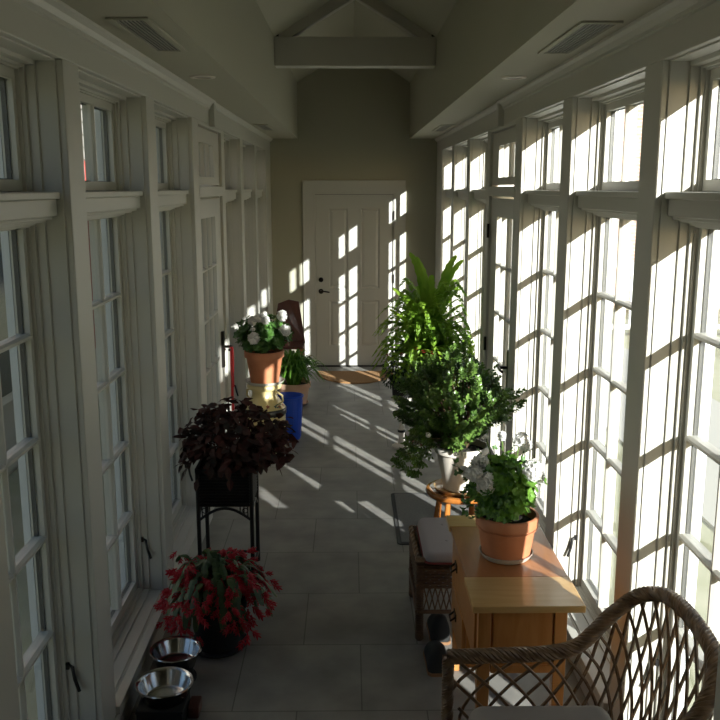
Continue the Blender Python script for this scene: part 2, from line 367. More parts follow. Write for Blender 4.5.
for s, side in ((-1, 'left'), (1, 'right')):
    for i, (y0, y1) in enumerate(WIN):
        wn += 1
        W = sthing('window_%d' % wn, (s*(XW+.1), (y0+y1)/2, ZO), 'tall white casement window with transom on the %s, %s' % (side, WORDS[i]), 'window')
        b = MB()
        frame_rect(b, s, .022, .195, y0, y1, ZO, ZT, .006, .006, .006)
        for z0, z1 in ((ZO, 2.0), (2.0, ZT)):
            frame_rect(b, s, .085, .195, y0, y1, z0, z1, .015, .02, .02)
            frame_rect(b, s, .115, .195, y0, y1, z0, z1, .028, .03, .03)
            frame_rect(b, s, .128, .19, y0, y1, z0, z1, .036, .034, .036)
        b.build('window_frame', M['trim'], W, bevel=.002)
        b = MB(); b.box(s*(XW+.045), s*(XW+.2), y0, y1, 2.0, 2.055); b.box(s*(XW+.032), s*(XW+.19), y0, y1, 2.055, 2.078); b.box(s*(XW+.062), s*(XW+.19), y0, y1, 1.988, 2.0)
        b.build('ledge', M['trim'], W, bevel=.004)
        b = MB(); b.box(s*(XW-.018), s*(XW+.03), y0-.01, y1+.01, ZO-.03, ZO+.004); b.box(s*(XW+.03), s*(XW+.12), y0, y1, ZO-.03, ZO+.012)
        b.build('window_sill', M['trim'], W, bevel=.003)
        g0, g1 = y0+.062, y1-.062
        lo0, lo1, up0, up1 = .21, 1.963, 2.116, 2.422
        b = MB(); frame_rect(b, s, .14, .185, y0+.036, y1-.036, ZO+.034, 2.0-.01, .026, lo0-ZO-.034, 2.0-.01-lo1); muntins(b, s, g0, g1, lo0, lo1, 3, 5)
        b.build('sash', M['trim'], W)
        b = MB(); frame_rect(b, s, .14, .185, y0+.036, y1-.036, 2.08, ZT-.03, .026, up0-2.08, ZT-.03-up1); muntins(b, s, g0, g1, up0, up1, 3, 1)
        b.build('transom_sash', M['trim'], W)
        b = MB(); frame_rect(b, s, .161, .176, g0-.004, g1+.004, lo0-.004, lo1+.004, .010, .007, .007); frame_rect(b, s, .161, .176, g0-.004, g1+.004, up0-.004, up1+.004, .010, .007, .007)
        b.build('gasket', M['gasket'], W)
        b = MB()
        frame_rect(b, s, .19, .215, y0-.03, y1+.03, ZO-.05, ZT+.03, .086, .09, .06); b.box(s*(XW+.19), s*(XW+.21), y0+.04, y1-.04, 1.975, 2.10)
        b.build('outer_casing', M['ext'], W)
        b = MB(); b.box(s*(XW+.156), s*(XW+.160), g0, g1, lo0, lo1); b.box(s*(XW+.156), s*(XW+.160), g0, g1, up0, up1)
        b.build('pane', M['glass'], W)
        crank(s, y1-.012, .41, W)
# ---------------------------------------------------------------- glazed side doors
def side_door(s, side, n):
    y0, y1 = DOOR
    W = sthing('door_%d' % n, (s*XW, 5.9, 0), 'white glazed side door with small panes and a transom on the %s' % side, 'door')
    b = MB(); frame_rect(b, s, .0, .2, y0, y1, .0, ZT, .022, .02, .022); b.box(s*XW, s*(XW+.2), y0, y1, 2.035, 2.10)
    b.build('door_frame', M['trim'], W, bevel=.003)
    g0, g1 = 5.52, 6.12
    b = MB()
    a0, a1 = s*(XW+.02), s*(XW+.065)
    b.box(a0, a1, y0+.03, g0, .02, 2.02); b.box(a0, a1, g1, y1-.06, .02, 2.02); b.box(a0, a1, g0, g1, .02, .25); b.box(a0, a1, g0, g1, 1.90, 2.02)
    muntins(b, s, g0, g1, .25, 1.90, 3, 5, .010, .018, .066)
    b.build('door_leaf', M['trim'], W)
    b = MB(); b.box(a0, a1, y0+.03, g0, 2.11, ZT-.03); b.box(a0, a1, g1, y1-.06, 2.11, ZT-.03); b.box(a0, a1, g0, g1, 2.11, 2.16); b.box(a0, a1, g0, g1, 2.37, ZT-.03)
    muntins(b, s, g0, g1, 2.16, 2.37, 3, 1, .010, .018, .066)
    b.build('transom_sash', M['trim'], W)
    b = MB(); b.box(s*(XW+.04), s*(XW+.044), g0, g1, .25, 1.90); b.box(s*(XW+.04), s*(XW+.044), g0, g1, 2.16, 2.37); b.build('pane', M['glass'], W)
    b = MB(); b.box(s*(XW+.02), s*(XW+.2), y1-.06, y1-.02, 0, ZT-.02); b.build('jamb', M['trim'], W)
    if s > 0:
        for z in (1.79, .97, .25):
            b = MB(); b.tube([(s*(XW-.004), y1-.045, z-.05), (s*(XW-.004), y1-.045, z+.05)], .010, 8); b.build('hinge', M['iron'], W, smooth=True)
        hy = 5.46
    else: hy = 6.24
    b = MB(); b.box(s*(XW-.0), s*(XW+.022), hy-.022, hy+.022, .82, 1.08)
    b.tube([(s*XW, hy, .97), (s*(XW-.05), hy, .97)], .010, 10)
    b.tube([(s*(XW-.05), hy+.01, .97), (s*(XW-.055), hy-.05*1, .968), (s*(XW-.05), hy-.11, .965)], .009, 10)
    b.build('door_handle', M['iron'], W, smooth=True)
side_door(-1, 'left', 1); side_door(1, 'right', 2)

# ---------------------------------------------------------------- end door
D = sthing('door_3', (0, YE, 0), 'white panelled door with black knob and deadbolt in the end wall', 'door')
b = MB()
cw = .115
b.box(DX0-cw, DX0, YE-.022, YE, 0, DZ+.005); b.box(DX1, DX1+cw, YE-.022, YE, 0, DZ+.005); b.box(DX0-cw, DX1+cw, YE-.022, YE, DZ, DZ+.135)
b.box(DX0-cw-.012, DX0-cw+.006, YE-.03, YE, 0, DZ+.135); b.box(DX1+cw-.006, DX1+cw+.012, YE-.03, YE, 0, DZ+.135); b.box(DX0-cw-.012, DX1+cw+.012, YE-.03, YE, DZ+.13, DZ+.147)
b.box(DX0, DX0+.012, YE-.012, YE+.1, 0, DZ); b.box(DX1-.012, DX1, YE-.012, YE+.1, 0, DZ); b.box(DX0, DX1, YE-.012, YE+.1, DZ-.012, DZ)
b.build('door_frame', M['door'], D, bevel=.002)
b = MB(); X0, X1 = DX0+.015, DX1-.015; yd = YE+.012
xs = [X0, X0+.16, X0+.39, X1-.39+.03, X1-.16, X1]
xs = [X0, X0+.155, X0+.375, X1-.375, X1-.155, X1]; zs = [.012, .25, .79, .93, 1.86, DZ-.016]
b.box(X0, xs[1], yd, yd+.04, zs[0], zs[5]); b.box(xs[4], X1, yd, yd+.04, zs[0], zs[5]); b.box(xs[2], xs[3], yd, yd+.04, zs[0], zs[5])
for k in (0, 2, 4):
    for a, c in ((1, 2), (3, 4)): b.box(xs[a], xs[c], yd, yd+.04, zs[k], zs[k+1])
for a, c in ((1, 2), (3, 4)):
    for k in (1, 3):
        x0, x1, z0, z1 = xs[a], xs[c], zs[k], zs[k+1]; q = .045
        b.add([(x0, yd, z0), (x1, yd, z0), (x1, yd, z1), (x0, yd, z1), (x0+.015, yd+.014, z0+.015), (x1-.015, yd+.014, z0+.015), (x1-.015, yd+.014, z1-.015), (x0+.015, yd+.014, z1-.015),
               (x0+q, yd+.004, z0+q), (x1-q, yd+.004, z0+q), (x1-q, yd+.004, z1-q), (x0+q, yd+.004, z1-q)],
              [(0, 1, 5, 4), (1, 2, 6, 5), (2, 3, 7, 6), (3, 0, 4, 7), (4, 5, 9, 8), (5, 6, 10, 9), (6, 7, 11, 10), (7, 4, 8, 11), (8, 9, 10, 11)])
b.build('door_leaf', M['door'], D)
b = MB(); b.lathe([(.0, 0), (.028, 0), (.028, .006), (.02, .012), (.02, .016), (0, .016)], n=20)
b.v = [(x+X0+.06, yd-z, y+1.035) for x, y, z in b.v]; b.build('deadbolt', M['iron'], D, smooth=True)
b = MB(); b.lathe([(.0, 0), (.03, 0), (.03, .006), (.012, .012), (.012, .035), (0, .036)], n=20)
b.v = [(x+X0+.06, yd-z, y+.90) for x, y, z in b.v]
b.tube([(X0+.055, yd-.035, .90), (X0+.10, yd-.04, .902), (X0+.16, yd-.036, .892)], .009, 10); b.build('door_handle', M['iron'], D, smooth=True)
for z in (1.78, 1.05, .25):
    b = MB(); b.tube([(DX1-.006, YE-.014, z-.05), (DX1-.006, YE-.014, z+.05)], .009, 8); b.build('hinge', M['iron'], D, smooth=True)
b = MB(); b.box(DX0, DX1, YE-.01, YE+.15, 0, .014); b.build('threshold', M['threshold'], D)
b = MB(); b.box(DX0, DX1, YE+.19, YE+.21, 0, DZ+.1); b.build('back_board', M['gasket'], D)

# ---------------------------------------------------------------- ceiling fittings
def vent(x0, x1, y0, y1, label):
    t = thing('air_vent', ((x0+x1)/2, (y0+y1)/2, SOF), label, 'air vent', 'ceiling air vents')
    b = MB(); z = SOF-.008; q = .022
    b.box(x0, x0+q, y0, y1, z, SOF); b.box(x1-q, x1, y0, y1, z, SOF); b.box(x0+q, x1-q, y0, y0+q, z, SOF); b.box(x0+q, x1-q, y1-q, y1, z, SOF)
    b.build('frame', M['ceil'], t, bevel=.002)
    b = MB(); b.box(x0+q, x1-q, y0+q, y1-q, SOF-.0022, SOF-.0002); b.build('backing', M['black'], t)
    n = 7
    for k in range(n):
        x = x0+q+(x1-x0-2*q)*(k+.5)/n; b = MB()
        b.box(x-.0018, x+.0018, y0+q, y1-q, SOF-.006, SOF-.0022)
        b.build('slat', M['grille'], t)
vent(-.845, -.705, 3.05, 3.76, 'long slotted air vent in left soffit nearest the opening')
vent(.732, .875, 3.10, 3.80, 'long slotted air vent in right soffit nearest the opening')
vent(-.89, -.76, 7.95, 8.75, 'slotted air vent in the left soffit close to the end wall')
vent(.76, .89, 8.0, 8.85, 'slotted air vent in the right soffit close to the end wall')
for x, lab in ((-.785, 'left'), (.785, 'right')):
    t = thing('recessed_light', (x, 4.62, SOF), 'small unlit round recessed light in the %s soffit' % lab, 'ceiling light', 'recessed soffit lights')
    b = MB(); b.lathe([(.045, -.001), (.045, -.007), (.062, -.007), (.066, -.001)], (x, 4.62, SOF), 28); b.build('trim_ring', M['whitepot'], t, smooth=True)
    b = MB(); b.lathe([(.0, -.003), (.045, -.003), (.045, -.001), (0, -.001)], (x, 4.62, SOF), 28); b.build('lens', M['clearp'], t)

# ================================================================== plants helpers
def pot(t, x, y, z, rb, rt, h, m, rim=.03, rimw=.008, name='pot', soil=True):
    b = MB()
    b.lathe([(rb*.9, 0), (rb, .004), (rt-rimw-.006, h-rim-.002), (rt, h-rim), (rt+.002, h-.004), (rt-.002, h), (rt-.010, h), (rt-.016, h-.03), (rt-.018, h-.035), (0, h-.035)], (x, y, z), 40)
    o = b.build(name, m, t, smooth=True)
    if soil:
        b = MB(); b.lathe([(0, h-.034), (rt-.018, h-.034), (rt*.5, h-.022), (0, h-.018)], (x, y, z), 24); b.build('soil', M['soil'], t, smooth=True)
    return o
def saucer(t, x, y, z, r, m, h=.018, name='saucer'):
    b = MB(); b.lathe([(r*.85, 0), (r*.9, .002), (r, h), (r+.004, h), (r*.93, .006), (0, .005)], (x, y, z), 36); return b.build(name, m, t, smooth=True)
def sph(rnd):
    while True:
        v = Vector((rnd.uniform(-1, 1), rnd.uniform(-1, 1), rnd.uniform(-1, 1)))
        if .01 < v.length < 1: return v
def floret(b, p, nrm, R, rnd):
    nrm = Vector(nrm).normalized(); a = nrm.orthogonal().normalized(); c = nrm.cross(a); ph = rnd.random()*6
    for k in range(5):
        an = ph+2*PI*k/5; d = a*math.cos(an)+c*math.sin(an)+nrm*.35
        b.leaf(p, d, nrm, R, R*.85, .22, .25)
_fh = {}
def flower_head(t, p, R, m, seed=0, n=40, name='flower_head', stem=None):
    key = (round(R, 3), m.name, seed, n)
    p = Vector(p)
    if key not in _fh:
        rnd = random.Random(seed); b = MB()
        n = int(n*.85)+3
        for i in range(n):
            z = 1-2*(i+.5)/n; a = i*2.4; r = math.sqrt(max(0, 1-z*z)); d = Vector((r*math.cos(a), r*math.sin(a), z))
            floret(b, Vector((d.x, d.y, d.z*.8))*R*(.66+.16*math.sin(a*1.7+seed))*rnd.uniform(.85, 1.12), d+sph(rnd)*.45, R*.5, rnd)
        o = b.build(name, m); _fh[key] = o.data
    else: o = bpy.data.objects.new(name, _fh[key]); COL.objects.link(o)
    o.parent = t; o.location = p-Vector(t['_w'])
    o.rotation_euler = (seed, p.x*7, p.y*9)
    if stem is not None:
        b = MB(); s0 = Vector(stem); mid = (s0+p)/2+Vector((0, 0, .03)); b.tube([s0, mid, p-Vector((0, 0, R*.3))], .0028, 5); b.build('flower_stem', M['stem'], t, smooth=True)
    return o
def geranium_leaves(t, base, c, rad, n, m, seed, R=(.02, .036), flat=.6, nstem=60, clipx=None):
    rnd = random.Random(seed); b = MB(); st = MB(); base = Vector(base); c = Vector(c)
    for i in range(n):
        v = sph(rnd); v = v.normalized()*(v.length**.45)*(1+.22*math.sin(v.x*8+seed)*math.cos(v.y*7+v.z*6)); p = c+Vector((v.x*rad[0], v.y*rad[1], v.z*rad[2]))
        if clipx and abs(p.x) > clipx: p.x = math.copysign(clipx-rnd.random()*.05, p.x)
        nr = Vector((v.x*.8, v.y*.8, .55+.5*v.z))+sph(rnd)*.45
        b.disc_leaf(p, nr, rnd.uniform(*R), 10, .13, rnd)
        if i < nstem: st.tube([base+Vector((rnd.uniform(-.03, .03), rnd.uniform(-.03, .03), 0)), (base+p)/2+Vector((0, 0, .02)), p], .0022, 4)
    b.build('foliage', m, t); st.build('stems', M['stem'], t, smooth=True)

# ================================================================== furniture: dresser
T = thing('chest_of_drawers', (.56, 3.18, 0), 'honey coloured wooden drawer chest on legs under the white geranium by the right windows', 'chest of drawers')
tx0, tx1, ty0, ty1, tz = .368, .752, 2.75, 3.60, .70
b = MB(); b.box(tx0+.006, tx1-.004, ty0+.235, ty1-.13, tz-.022, tz); b.build('top_board', M['cherry'], T, bevel=.002)
b = MB(); b.box(tx0, tx1, ty0, ty0+.234, tz-.024, tz+.001); o = b.build('end_board', M['maplex'], T, bevel=.003); o['label'] = 'pale maple board at the near end of the top'
b = MB(); b.box(tx0, tx1, ty1-.129, ty1, tz-.024, tz+.001); o = b.build('end_board', M['maplex'], T, bevel=.003); o['label'] = 'pale maple board at the far end of the top'
bx0, bx1, by0, by1, bz = .398, .702, 2.80, 3.57, .425
b = MB(); b.box(bx0+.008, bx1-.01, by0+.012, by1-.012, bz, tz-.024); b.build('case', M['orange'], T)
b = MB(); b.box(bx0+.05, bx1-.048, by0+.004, by0+.02, bz+.03, tz-.045); b.box(bx0+.045, bx1-.043, by0, by0+.016, bz-.0, bz+.03); b.box(bx0+.045, bx1-.043, by0, by0+.016, tz-.045, tz-.024); b.build('side_panel', M['orange'], T, bevel=.001)
for x, y in ((bx0+.02, by0+.02), (bx1-.02, by0+.02), (bx0+.02, by1-.02), (bx1-.02, by1-.02)):
    b = MB(); b.taper((x, y, 0), (.015, .015), (x, y, .38), (.022, .022)); b.box(x-.022, x+.022, y-.022, y+.022, .38, tz-.024); b.build('leg', M['orange'], T, bevel=.003)
b = MB(); b.box(bx0+.008, bx1-.01, 3.16, by1-.012, .235, bz-.0005); b.build('lower_case', M['orange'], T)
for z0, z1, ya in ((bz+.02, tz-.034, by0+.05), (.245, bz+.01, 3.17)):
    b = MB(); b.box(bx0-.008, bx0+.012, ya, by1-.05, z0, z1); dr = b.build('drawer', M['orange'], T, bevel=.003)
    y = 3.38; b = MB(); zc = (z0+z1)/2
    b.box(bx0-.012, bx0-.007, y-.03, y+.03, zc-.010, zc+.022)
    b.tube([(bx0-.01, y-.026, zc+.01), (bx0-.03, y-.024, zc-.006), (bx0-.03, y+.024, zc-.006), (bx0-.01, y+.026, zc+.01)], .0045, 6)
    h = b.build('handle', M['iron'], dr, smooth=True); h['label'] = 'dark bail handle'
# ---------------------------------------------------------------- round stool and bush pot
T = thing('round_stool', (.56, 4.66, 0), 'reddish wooden round stool carrying the white pot, beyond the drawer chest', 'stool')
b = MB(); b.lathe([(0, 0), (.17, 0), (.186, .008), (.192, .02), (.188, .034), (.178, .038), (.160, .036), (.154, .030), (0, .030)], (.565, 4.66, .415), 48); b.build('seat', M['redwood'], T, smooth=True)
for a in (45, 135, 225, 315):
    a = math.radians(a+8); x, y = .565+.125*math.cos(a), 4.66+.125*math.sin(a); x2, y2 = .565+.165*math.cos(a), 4.66+.165*math.sin(a)
    b = MB(); b.tube([(x2, y2, 0), ((x+x2)/2, (y+y2)/2, .1), ((x+x2)/2, (y+y2)/2, .25), (x, y, .415)], lambda u: .011+.010*math.sin(PI*min(1, u*.8+.1)), 10); b.build('leg', M['redwood'], T, smooth=True)
b = MB(); R_ = .15
b.tube([(.565+R_*math.cos(k*PI/2+math.radians(53)), 4.66+R_*math.sin(k*PI/2+math.radians(53)), .16) for k in range(4)], .008, 8, closed=True); b.build('stretcher', M['redwood'], T, smooth=True)

T = thing('potted_bush', (.567, 4.66, .446), 'large dense small-leaved green bush in a white clay pot on the round stool', 'potted plant')
saucer(T, .567, 4.66, .446, .145, M['maplex'], .022)
pot(T, .567, 4.66, .453, .095, .15, .25, M['whitepot'], rim=.035)
rnd = random.Random(4); b = MB(); st = MB(); flw = []
bc = Vector((.53, 4.66, .955))
tips = []
for i in range(640):
    v = sph(rnd); v = v.normalized()*(v.length**.22)
    bump_ = .95+.20*math.sin(v.x*7+1)*math.cos(v.y*6+v.z*5)
    p = bc+Vector((v.x*.335, v.y*.31, v.z*.285))*bump_
    if v.x > .3 and v.z > .35: p.z -= .10*v.x
    if v.z < -.45: p.x = bc.x+(p.x-bc.x)*.85-.03
    p.x = min(p.x, .925)
    if p.z < .75 and abs(p.x-.58) < .19 and p.y < 4.8: continue
    tips.append((p, v))
for q_ in range(9):
    a = rnd.uniform(2.2, 4.6); 
    for j in range(4): tips.append((Vector((.53+(.24+.035*j)*math.cos(a), 4.6+(.22+.03*j)*math.sin(a), .80-.055*j-rnd.random()*.03)), Vector((math.cos(a), math.sin(a), -.5))))
for p, v in tips:
    ax = (Vector((v.x, v.y, v.z*.6+.55))+sph(rnd)*.35).normalized(); L = rnd.uniform(.05, .085)
    root = Vector((.565, 4.66, .68))
    if rnd.random() < .14: st.tube([root+sph(rnd)*.03, root.lerp(p, .5)+Vector((0, 0, .03)), p], .005, 5, .002)
    a = ax.orthogonal().normalized(); c = ax.cross(a)
    for k in range(22):
        u = k/22; an = k*2.4+rnd.random(); d = (a*math.cos(an)+c*math.sin(an))*1.0+ax*(.25+.9*u)
        b.leaf(p-ax*L*(1-u)*1.1, d, ax, rnd.uniform(.021, .031), rnd.uniform(.013, .019), .12, .1)
b.build('foliage', M['bush'], T); st.build('stems', M['bark'], T, smooth=True)
for p in ((.36, 4.40, .83), (.50, 4.36, .74), (.62, 4.38, .60)): flower_head(T, p, .018, M['petal'], 3, 8)

# ---------------------------------------------------------------- geranium on the drawer chest
T = thing('potted_geranium', (.552, 3.17, .701), 'white flowering geranium in a terracotta pot on the drawer chest', 'potted plant')
gx, gy = .552, 3.17
saucer(T, gx, gy, .701, .100, M['clearp'], .024)
pot(T, gx, gy, .707, .091, .119, .168, M['terra'], rim=.040, rimw=.002)
b = MB()
for z in (.0, .012): b.tube([(gx+.1165*math.cos(k*PI/16), gy+.1165*math.sin(k*PI/16), .838-z) for k in range(32)], .0022, 4, closed=True)
b.build('pot_ridge', M['terra'], T, smooth=True)
geranium_leaves(T, (gx, gy, .84), (gx-.012, gy, .985), (.128, .12, .115), 360, M['geran'], 7, (.016, .030), nstem=70)
rnd = random.Random(2); b = MB()
for i in range(60):
    a = rnd.uniform(0, 6.28); r = rnd.uniform(.03, .16); p = Vector((gx-.05+r*math.cos(a), gy+r*math.sin(a), rnd.uniform(1.02, 1.13)))
    b.disc_leaf(p, sph(rnd)+Vector((0, 0, .6)), rnd.uniform(.010, .019), 8, .15, rnd)
for i in range(90):
    a = rnd.uniform(2.6, 4.6); r = rnd.uniform(.09, .18); p = Vector((gx+r*math.cos(a), gy+r*math.sin(a), rnd.uniform(.88, 1.02)))
    b.disc_leaf(p, sph(rnd)+Vector((-.5, -.3, .5)), rnd.uniform(.010, .017), 8, .15, rnd)
b.build('leaves', M['geran_d'], T)
for i, (x, y, z, R, n) in enumerate(((.415, 3.10, 1.055, 0.039, 44), (.452, 3.08, 1.022, 0.042, 44), (.440, 3.14, 1.085, 0.034, 36), (.385, 3.14, 1.050, 0.026, 22), (.628, 3.11, 1.065, 0.047, 50), (.650, 3.13, 1.040, 0.034, 30), (.600, 3.22, 1.15, 0.034, 34), (.625, 3.24, 1.12, 0.029, 24), (.535, 3.24, 1.16, 0.023, 20), (.475, 3.24, 1.155, 0.017, 12))):
    flower_head(T, (x, y, z), R, M['petal'], i, n, stem=(gx+(x-gx)*.3, gy+(y-gy)*.3, .90))

# ---------------------------------------------------------------- ottoman
def braid(b, pts, r, strands=4, turns=30, rs=None, n=5, seg=None):
    pts = [Vector(p) for p in pts]; cum = [0]
    for i in range(1, len(pts)): cum.append(cum[-1]+(pts[i]-pts[i-1]).length)
    Lt = cum[-1]; seg = seg or int(turns*8)
    def at(u):
        d = u*Lt
        for i in range(1, len(pts)):
            if cum[i] >= d-1e-9: return pts[i-1].lerp(pts[i], (d-cum[i-1])/max(cum[i]-cum[i-1], 1e-9))
        return pts[-1]
    rs = rs or r*.62
    fr = []; prev = None
    for i in range(seg+1):
        u = i/seg; t = (at(min(1, u+.004))-at(max(0, u-.004))).normalized()
        a = (Vector((0, 0, 1)).cross(t) if prev is None else prev-t*prev.dot(t))
        if a.length < .05: a = Vector((1, 0, 0)).cross(t)
        a.normalize(); prev = a; fr.append((at(u), a, t.cross(a)))
    b.tube([q[0] for q in fr[::4]], r*.75, 8)
    for k in range(strands):
        path = []
        for i, (p, a, c) in enumerate(fr):
            an = 2*PI*(turns*i/seg+k/strands); path.append(p+a*math.cos(an)*r*.6+c*math.sin(an)*r*.6)
        b.tube(path, rs*.75, n)
def smooth_path(P, n=60):
    P = [Vector(p) for p in P]; out = []
    for i in range(len(P)-1):
        p0 = P[max(i-1, 0)]; p1 = P[i]; p2 = P[i+1]; p3 = P[min(i+2, len(P)-1)]
        k = max(2, int(n/(len(P)-1)))
        for j in range(k):
            u = j/k; out.append(.5*((2*p1)+(p2-p0)*u+(2*p0-5*p1+4*p2-p3)*u*u+(3*p1-p0-3*p2+p3)*u**3))
    out.append(P[-1]); return out
ox0, ox1, oy0, oy1 = .265, .70, 3.80, 4.27
T = thing('wicker_ottoman', ((ox0+ox1)/2, (oy0+oy1)/2, 0), 'brown wicker ottoman between the drawer chest and the round stool', 'ottoman')
b = MB()
for i in range(7):      # woven apron rows
    z = .27+i*.0145
    ring = []
    for (xa, ya), (xb, yb) in (((ox0, oy0), (ox1, oy0)), ((ox1, oy0), (ox1, oy1)), ((ox1, oy1), (ox0, oy1)), ((ox0, oy1), (ox0, oy0))):
        for k in range(22):
            u = k/22; w_ = .0035*(1 if (k+i) % 2 else -1); nx, ny = (yb-ya), -(xb-xa); q = math.hypot(nx, ny)
            ring.append((xa+(xb-xa)*u+nx/q*w_, ya+(yb-ya)*u+ny/q*w_, z))
    b.tube(ring, .0075, 5, closed=True)
b.build('woven_apron', M['wick2'], T, smooth=True)
b = MB(); braid(b, [(ox0, oy0, .408), (ox1, oy0, .408)], .013, 3, 18); braid(b, [(ox0, oy0, .408), (ox0, oy1, .375)], .013, 3, 18); braid(b, [(ox1, oy0, .408), (ox1, oy1, .375)], .013, 3, 18); braid(b, [(ox0, oy1, .375), (ox1, oy1, .375)], .013, 3, 18)
b.build('braided_rim', M['wick'], T, smooth=True)
for x, y in ((ox0, oy0), (ox1, oy0), (ox0, oy1), (ox1, oy1)):
    b = MB(); xi = x+(.012 if x < .4 else -.012); yi = y+(.012 if y < 4 else -.012)
    b.tube([(xi, yi, 0), (xi, yi, .38)], .013, 10)
    for k in range(30): b.tube([(xi+.0155*math.cos(q*PI/4), yi+.0155*math.sin(q*PI/4), .02+k*.0122) for q in range(8)], .0055, 5, closed=True)
    b.lathe([(.014, 0), (.02, .01), (.02, .03), (.014, .04)], (xi, yi, 0), 12)
    b.build('leg', M['wick2'], T, smooth=True)
b = MB()
for k in range(14):
    for yy in (oy0+.012, oy1-.012):
        x = ox0+.03+(ox1-ox0-.06)*k/14; dx = .028
        b.tube([(x, yy, .15), (x+dx, yy, .265)], .0035, 5); b.tube([(x+dx, yy, .15), (x, yy, .265)], .0035, 5)
    for xx in (ox0+.012, ox1-.012):
        y = oy0+.03+(oy1-oy0-.06)*k/14; b.tube([(xx, y, .15), (xx, y+.028, .265)], .0035, 5); b.tube([(xx, y+.028, .15), (xx, y, .265)], .0035, 5)
for a, c in (((ox0, oy0), (ox1, oy0)), ((ox1, oy0), (ox1, oy1)), ((ox1, oy1), (ox0, oy1)), ((ox0, oy1), (ox0, oy0))): b.tube([(*a, .148), (*c, .148)], .010, 8)
b.build('lattice', M['wick2'], T, smooth=True)
b = MB(); b.box(ox0+.01, ox1-.01, oy0+.01, oy1-.01, .355, .370); b.build('seat_deck', M['wick2'], T)
T = thing('ottoman_cushion', (.5, 4.03, .385), 'pale mauve seat cushion lying on the wicker ottoman', 'cushion')
b = MB(); b.rbox(.292, .672, 3.765, 4.24, .392, .4500, .045, 5); b.build('cushion_body', M['cushp'], T, smooth=True)
b = MB(); b.tube([(x, y, .402) for x, y, z in MB().rbox(.292, .672, 3.765, 4.24, .392, .450, .045, 5).v[4*24:5*24]], .005, 5, closed=True); b.build('piping', M['pipe'], T, smooth=True)
for x, y in ((.41, 3.92), (.57, 3.92), (.41, 4.12), (.57, 4.12)):
    b = MB(); b.lathe([(0, 0), (.009, .0), (.006, .004), (0, .005)], (x, y, .4495), 10); b.build('button', M['cushp'], T, smooth=True)

# ---------------------------------------------------------------- shoes
for i, (x, y, lab) in enumerate(((.338, 3.60, 'black leather shoe with tan sole nearer the wicker chair'), (.375, 3.87, 'black leather shoe tucked under the wicker ottoman'))):
    T = thing('shoe', (x, y, 0), lab, 'shoe', 'pair of shoes by the drawer chest')
    b = MB(); n = 20; vs = []; fs = []
    prof = [(-.12, .030, .085), (-.105, .044, .115), (-.07, .047, .125), (-.02, .046, .11), (.03, .048, .085), (.08, .050, .065), (.115, .040, .05), (.13, .02, .03)]
    for dy, hw, hh in prof:
        for k in range(n):
            a = PI*k/(n-1); vs.append((x+hw*math.cos(a), y+dy*.9, .012+.88*hh*math.sin(a)**.8))
    for j in range(len(prof)-1):
        for k in range(n-1): fs.append((j*n+k, j*n+k+1, (j+1)*n+k+1, (j+1)*n+k))
    fs += [list(range(n))[::-1], list(range((len(prof)-1)*n, len(prof)*n))]
    b.add(vs, fs); b.build('upper', M['shoe'], T, smooth=True)
    b = MB(); pl = [(x+hw+.003, y+dy*.93) for dy, hw, hh in prof]+[(x-hw-.003, y+dy*.93) for dy, hw, hh in reversed(prof)]
    b.prism(pl, 0, .014, 'z'); b.build('sole', M['sole'], T)

# ---------------------------------------------------------------- wicker chair
T = thing('wicker_chair', (.6, 2.26, 0), 'brown wicker armchair with braided rim and open lattice back by the opening', 'chair')
YF, YN = 2.535, 1.985
rim = smooth_path([(.262, YF, .64), (.42, YF, .645), (.58, YF+.003, .65), (.68, YF+.012, .675), (.775, YF+.03, .76), (.85, YF+.02, .83), (.905, YF-.04, .868), (.925, 2.40, .882), (.928, 2.27, .885), (.922, 2.13, .868), (.88, 2.04, .82), (.80, 1.99, .745), (.70, 1.975, .68), (.58, 1.972, .65), (.42, 1.972, .645), (.262, 1.972, .64)], 150)
b = MB(); braid(b, rim, .026, 7, 17, .0125, 6, 420); b.build('braided_rim', M['wick'], T, smooth=True)
seat = smooth_path([(.30, 2.515, .408), (.45, 2.515, .408), (.62, 2.515, .408), (.74, 2.505, .408), (.80, 2.45, .408), (.815, 2.34, .408), (.815, 2.25, .408), (.815, 2.14, .408), (.79, 2.05, .408), (.72, 2.0, .408), (.60, 1.992, .408), (.45, 1.992, .408), (.30, 1.992, .408)], 120)
b = MB(); b.tube(seat+[seat[0]], .016, 8); b.tube([seat[0], seat[-1]], .016, 8)
for k in range(4): b.tube([(p.x, p.y,   .385-.016*k) for p in seat], .009, 6)
for k in range(6): b.tube([(.30, 2.515, .39-.016*k), (.30, 1.992, .39-.016*k)], .009, 6)
b.build('seat_rail', M['wick'], T, smooth=True)
b = MB(); pts = [(p.x, p.y) for p in seat]; b.prism(pts, .394, .406, 'z'); b.build('seat_deck', M['wick2'], T)
def along(P, u):
    u = max(0, min(1, u))*(len(P)-1); i = min(int(u), len(P)-2); return P[i].lerp(P[i+1], u-i)
b = MB(); NS = 27; D_ = .10
for k in range(-3, NS+4):
    for sg in (-1, 1):
        u0 = k/NS; u1 = u0+sg*D_
        pts = []
        for j in range(9):
            q = j/8; u = u0+(u1-u0)*q
            if u < -.0 or u > 1.0: continue
            p = along(seat, u).lerp(along(rim, u), q); out = Vector((p.x-.5, p.y-2.26, 0)); out = out.normalized() if out.length > .01 else Vector()
            pts.append(p+out*.025*math.sin(PI*q)+out*sg*.004)
        if len(pts) > 1:
            b.tube(pts, .0056, 5)
b.build('lattice', M['wick'], T, smooth=True)
for y in (YF, 1.972):
    b = MB(); braid(b, [(.262, y, .0), (.262, y, .64)], .017, 4, 14, .014, 5); b.build('front_post', M['wick'], T, smooth=True)
